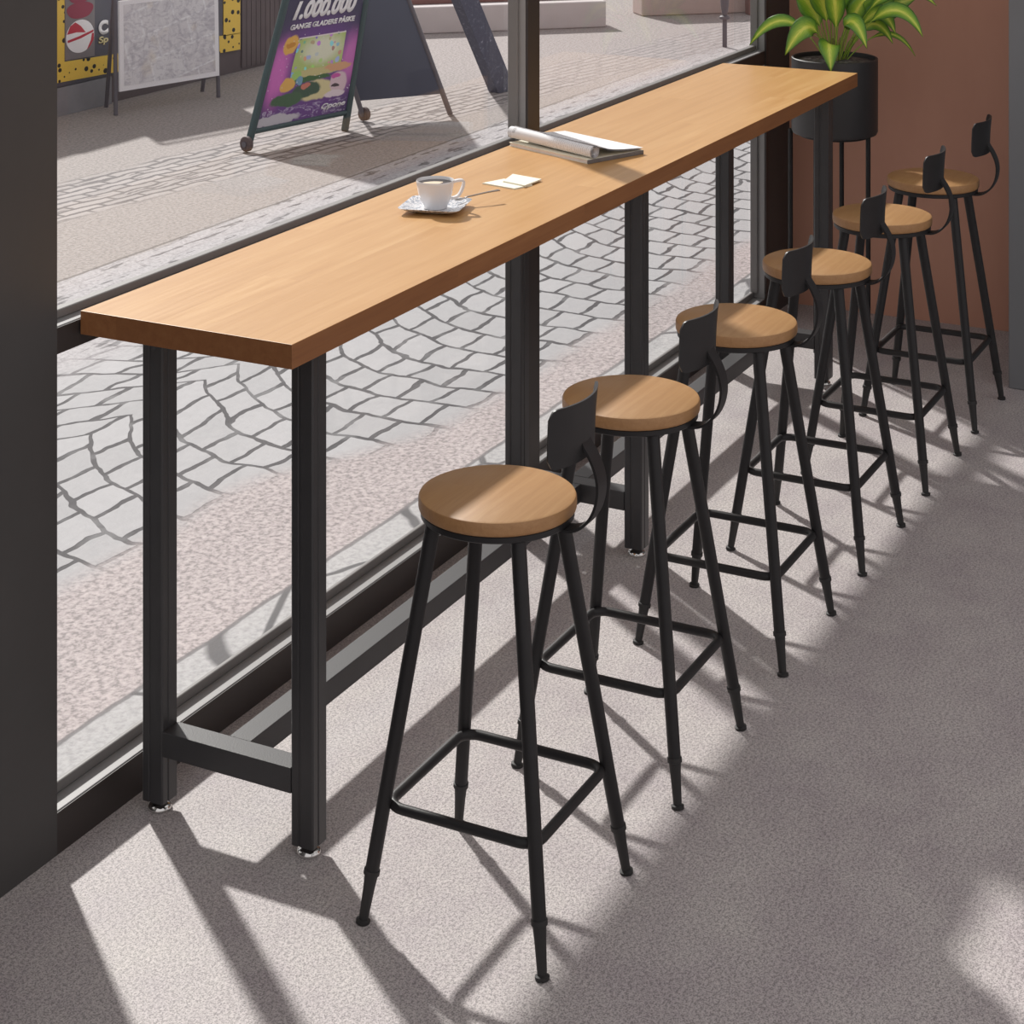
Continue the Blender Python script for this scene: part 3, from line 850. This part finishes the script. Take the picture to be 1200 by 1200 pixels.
def poster_material():
    t = NT('poster_print'); uv = t.coord('UV')
    wob = t.node('ShaderNodeTexNoise'); t.put(wob.inputs['Vector'], uv); wob.inputs['Scale'].default_value = 13; wob.inputs['Detail'].default_value = 2
    ws = t.sep(wob.outputs['Color']); U0, V0, _ = t.sep(uv)[:3]
    U = t.math('ADD', U0, t.math('MULTIPLY', t.math('SUBTRACT', ws[0], .5), .06)); V = t.math('ADD', V0, t.math('MULTIPLY', t.math('SUBTRACT', ws[1], .5), .03))
    def ell(cu, cv, ru, rv, soft=.12):
        a = t.math('DIVIDE', t.math('SUBTRACT', U, cu), ru); b = t.math('DIVIDE', t.math('SUBTRACT', V, cv), rv)
        r = t.math('SQRT', t.math('ADD', t.math('MULTIPLY', a, a), t.math('MULTIPLY', b, b)))
        nd = t.node('ShaderNodeMapRange', interpolation_type='SMOOTHSTEP'); t.put(nd.inputs[0], r)
        nd.inputs[1].default_value = 1+soft; nd.inputs[2].default_value = 1-soft; return nd.outputs[0]
    def rect(u0, u1, v0, v1):
        m = t.math('MULTIPLY', t.math('GREATER_THAN', U0, u0), t.math('LESS_THAN', U0, u1))
        return t.math('MULTIPLY', m, t.math('MULTIPLY', t.math('GREATER_THAN', V0, v0), t.math('LESS_THAN', V0, v1)))
    c = t.mix(ell(.5, .30, .55, .26, .35), (.060,.052,.105), (.16,.065,.27))
    c = t.mix(ell(.13, .33, .13, .13, .6), c, (.66,.17,.55)); c = t.mix(ell(.93, .34, .10, .11, .6), c, (.60,.18,.52))
    cand = t.node('ShaderNodeTexVoronoi'); t.put(cand.inputs['Vector'], t.comb(t.math('MULTIPLY', U, 16.0), t.math('MULTIPLY', V, 30.0), 0.0)); cand.inputs['Scale'].default_value = 1
    hsv = t.node('ShaderNodeHueSaturation'); hsv.inputs['Saturation'].default_value = .75; hsv.inputs['Value'].default_value = .95; t.put(hsv.inputs['Color'], cand.outputs['Color'])
    pan = t.mix(t.math('LESS_THAN', cand.outputs['Distance'], .36), t.mix(ell(.6, .41, .2, .06, .5), (.48,.60,.20), (.78,.80,.62)), hsv.outputs[0])
    c = t.mix(rect(.30, .83, .295, .478), c, pan)
    c = t.mix(t.math('MULTIPLY', rect(.30, .83, .472, .478), .9), c, (.85,.75,.80))
    c = t.mix(ell(.58, .305, .24, .022), c, (.62,.56,.26)); c = t.mix(ell(.80, .315, .14, .020), c, (.72,.40,.22)); c = t.mix(ell(.48, .278, .26, .012), c, (.06,.15,.05))
    c = t.mix(ell(.60, .222, .19, .045), c, (.74,.66,.36)); c = t.mix(ell(.50, .230, .15, .032), c, (.06,.11,.07)); c = t.mix(ell(.47, .248, .05, .014), c, (.65,.22,.16))
    c = t.mix(ell(.30, .200, .17, .030), c, (.07,.14,.07)); c = t.mix(ell(.28, .268, .085, .030), c, (.82,.48,.12)); c = t.mix(ell(.36, .305, .05, .020), c, (.40,.66,.18)); c = t.mix(ell(.40, .275, .03, .02), c, (.2,.4,.55))
    c = t.mix(ell(.83, .240, .095, .050), c, (.74,.56,.62)); c = t.mix(ell(.80, .270, .05, .012), c, (.62,.10,.40)); c = t.mix(ell(.80, .228, .05, .007), c, (.08,.05,.06)); c = t.mix(ell(.80, .190, .11, .018), c, (.80,.70,.76))
    c = t.mix(ell(.21, .452, .095, .042), c, (.82,.47,.10)); c = t.mix(ell(.21, .452, .06, .012), c, (.62,.28,.04))
    fl = t.noise(t.comb(t.math('MULTIPLY', U, 6.0), t.math('MULTIPLY', V, 30.0), 0.0), 1.0, 3, .6, 1.5)
    band = rect(.05, .95, .095, .165)
    c = t.mix(t.math('MULTIPLY', band, t.ramp(fl, [(.50, 0.0), (.53, 1.0), (.58, 0.0)])), c, (.55,.48,.66))
    c = t.mix(ell(.20, .118, .26, .024), c, (.58,.56,.62))
    sp_ = t.node('ShaderNodeTexVoronoi'); t.put(sp_.inputs['Vector'], t.comb(t.math('MULTIPLY', U0, 22.0), t.math('MULTIPLY', V0, 36.0), 0.0)); sp_.inputs['Scale'].default_value = 1
    c = t.mix(t.math('MULTIPLY', rect(.05, .97, .10, .50), t.math('LESS_THAN', sp_.outputs['Distance'], .10)), c, (.80,.76,.82))
    return t.out(c, .45, 0.0, .4)
bm = new(); flat(bm, front, [(.03, .09), (.97, .09), (.97, .98), (.03, .98)], -.006, .004)
uvl = bm.loops.layers.uv.new('UVMap')
for f_ in bm.faces:
    for lp in f_.loops:
        v_ = lp.vert.index
bm.verts.index_update()
q_ = [(.03, .09), (.97, .09), (.97, .98), (.03, .98)]
for f_ in bm.faces:
    for lp in f_.loops: lp[uvl].uv = q_[lp.vert.index % 4]
po = obj('poster', bm, poster_material(), board)
text_on('headline', '1.000.000', front, .13, .88, .565, .650, .0052, M['white'], po, .25, .05)
text_on('lettering', 'GANGE GLADERE PÅSKE', front, .13, .89, .520, .552, .0056, M['white'], po, .1, .045)
text_on('maker_mark', 'Qpone', front, .68, .94, .118, .150, .0072, M['white'], po, .3, .02)

# ------------------------------------------------------------------ street: white menu board
wb = empty('menu_board', (9.55, 7.25, 0), 0, 'low stand with a white framed faded menu sheet in front of the shop', 'sign')
o_ = Vector((9.55, 7.25, 0))
a, b = Vector((9.153, 7.278, 0))-o_, Vector((9.929, 7.101, 0))-o_
ra, rb = Vector((9.342, 7.50, 0))-o_, Vector((10.062, 7.32, 0))-o_
up = Vector((0, 0, .74))
ta, tb = a+up+(ra-a)*.12, b+up+(rb-b)*.12
for nm, p0, p1 in (('front_leg', a, ta), ('front_leg', b, tb), ('rear_leg', ra, ta), ('rear_leg', rb, tb), ('top_bar', ta, tb)):
    bm = new(); tube(bm, [p0, p1], .013, 10); obj(nm, bm, M['pole'], wb, 40)
wf = bil(a, b, tb, ta)
if (wf(0,0,1)-wf(0,0,0)).y > 0:
    _w = wf
    wf = lambda s, t_, o=0.0: _w(s, t_, -o)
bm = new()
flat(bm, wf, [(.015, .185), (.985, .185), (.985, .90), (.015, .90)], .012, .026)
obj('white_frame', bm, M['white'], wb)
bm = new()
flat(bm, wf, [(.055, .225), (.945, .225), (.945, .865), (.055, .865)], .0262, .0275)
obj('menu_sheet', bm, M['collage'], wb)

# ------------------------------------------------------------------ street: shop front
YF = 7.60
shop = empty('shop_front', (10.0, YF, 0), 0, 'dark shop front with a yellow black dotted window border and beach ball poster', 'building')
def sh(name, mat, x0, x1, z0, z1, y0, y1, parent=None):
    bm = new(); box(bm, x0-10, x1-10, y0-YF, y1-YF, z0, z1); return obj(name, bm, mat, parent or shop)
sh('wall', M['shopwood'], 8.0, 11.35, 0, .76, 7.575, 7.9)
sh('plinth', M['plinth'], 8.0, 9.45, 0, .165, 7.545, 7.575)
sh('shop_window', M['shopdark'], 8.8, 10.82, .17, .76, 7.557, 7.575)
ff = lambda X, Z, o=0.0: Vector((X-10, 7.556-YF-o, Z))
bm = new()
flat(bm, ff, [(8.80, .200), (9.43, .186), (10.81, .150), (10.81, .262), (9.43, .297), (9.023, .312), (9.023, .76), (8.80, .76)], 0, .004)
obj('yellow_border', bm, M['yellow'], shop)
bm = new(); flat(bm, ff, [(10.62, .262), (10.81, .258), (10.81, .76), (10.62, .76)], .0002, .004)
obj('yellow_border', bm, M['yellow'], shop)
bm = new(); flat(bm, ff, [(9.03, .318), (9.30, .31), (9.30, .76), (9.03, .76)], 0, .0025)
bp = obj('ball_poster', bm, M['greyprint'], shop)
for nm, mt, pts, o0, o1 in (('ball', 'white', blob(9.165, .445, .128, .098, 36), .003, .004),
        ('red_stripe', 'red', [(9.045, .468), (9.075, .515), (9.12, .532), (9.17, .505), (9.215, .462), (9.13, .472)], .0042, .005),
        ('red_stripe', 'red', [(9.050, .432), (9.16, .447), (9.285, .470), (9.287, .458), (9.17, .432), (9.052, .418)], .0042, .005),
        ('red_stripe', 'red', [(9.29, .45), (9.287, .41), (9.255, .375), (9.225, .358), (9.262, .41), (9.272, .452)], .0042, .005),
        ('maroon_shape', 'maroon', blob(9.165, .60, .12, .052, 24, .06), .003, .004),
        ('maroon_shape', 'maroon', blob(9.16, .68, .10, .04, 20, .06), .0032, .0042)):
    bm = new(); flat(bm, ff, pts, o0, o1); obj(nm, bm, M[mt], bp)
text_on('letter', 'C', ff, 9.335, 9.425, .428, .515, .003, M['white'], shop, 0, .06)
text_on('letter', 'Sp', ff, 9.335, 9.425, .365, .418, .003, M['cream'], shop, .1, .03)
for k in range(9):
    bm = new(); box(bm, 10.85-10+.056*k, 10.90-10+.056*k, 7.566-YF, 7.576-YF, .02, .76); obj('wall_board', bm, M['shopwood'], shop)

# ------------------------------------------------------------------ street: further bits
tp = Vector((10.935, 5.645, 0)); dr = Vector((-.62, .10, 1)).normalized()
bm = new()
w = Vector((.075, -.022, 0)); th = Vector((.012, .04, 0))
q = [tp+w-th-dr*.05, tp+w+th-dr*.05, tp-w+th-dr*.05, tp-w-th-dr*.05]
A = [bm.verts.new(p-tp) for p in q]; B = [bm.verts.new(p-tp+dr*1.15) for p in q]
bm.faces.new(A); bm.faces.new(B)
for k in range(4): bm.faces.new((A[k], A[(k+1)%4], B[(k+1)%4], B[k]))
o = obj('slate_marker', bm, M['slate']); o.location = tp
tag(o, 'narrow speckled dark blue slate slab tilting up from the paving beside the window mullion', 'slab')

pl = empty('street_pole', (13.35, 5.07, 0), 0, 'thin dark street pole with a collar at the far right of the window', 'pole')
bm = new(); tube(bm, [(0,0,0), (0,0,.215)], .017, 14); obj('shaft', bm, M['pole'], pl, 40)
bm = new(); lathe(bm, [(.02, .2), (.038, .205), (.038, .222), (.024, .23)], 20); obj('collar', bm, M['pole'], pl, 40)
bm = new(); lathe(bm, [(.018, .228), (.03, .30), (.034, .36), (.026, .42), (.02, .85)], 20); obj('head', bm, M['pole'], pl, 40)

def obox(name, mat, c, ang, hx, hy, z1, lab, cat, bev=.01, z0=0):
    bm = new(); box(bm, -hx, hx, -hy, hy, 0, z1-z0, bev)
    o = obj(name, bm, mat); o.location = (c[0], c[1], z0); o.rotation_euler = (0, 0, ang)
    return tag(o, lab, cat)
an = math.atan2(6.79-7.313, 13.324-12.85)
obox('stone_step', M['palestone'], (13.25+.10, 7.03+.14), an, 1.05, .18, .205, 'pale stone step across the street behind the green sandwich board', 'step')
obox('timber_sill', M['redwood'], (13.25+.15, 7.03+.19), an, 1.0, .10, .245, 'red brown timber sill lying on the pale stone step', 'sill', .005, .206)
obox('stone_block', M['white'], (14.55, 6.95), an, .16, .10, .12, 'small white stone block on the far pavement', 'block', .025)
obox('low_wall', M['pinkstone'], (15.10, 5.95), an, .55, .12, .40, 'low pink rendered wall at the far end of the street view', 'wall')
obox('gate_post', M['redwood'], (15.17, 5.52), an, .045, .05, .45, 'short red brown post at the end of the low pink wall', 'post', .004)

# ------------------------------------------------------------------ light
wd = bpy.data.worlds.new('sky'); scn.world = wd; wd.use_nodes = True
bg = wd.node_tree.nodes['Background']
bg.inputs[0].default_value = (1.0, .96, .96, 1); bg.inputs[1].default_value = .66
sun = bpy.data.lights.new('sun', 'SUN'); so = bpy.data.objects.new('sun', sun); link(so)
sun.energy = 5.1; sun.angle = math.radians(2.2); sun.color = (1.0, .965, .92)
so.rotation_euler = Vector((-.83, -1.10, -1.0)).to_track_quat('-Z', 'Y').to_euler()
so.location = (9, 9, 8)

scn.view_settings.view_transform = 'Standard'
scn.view_settings.look = 'None'
scn.view_settings.exposure = 0
scn.view_settings.gamma = 1
scn.view_settings.use_curve_mapping = False
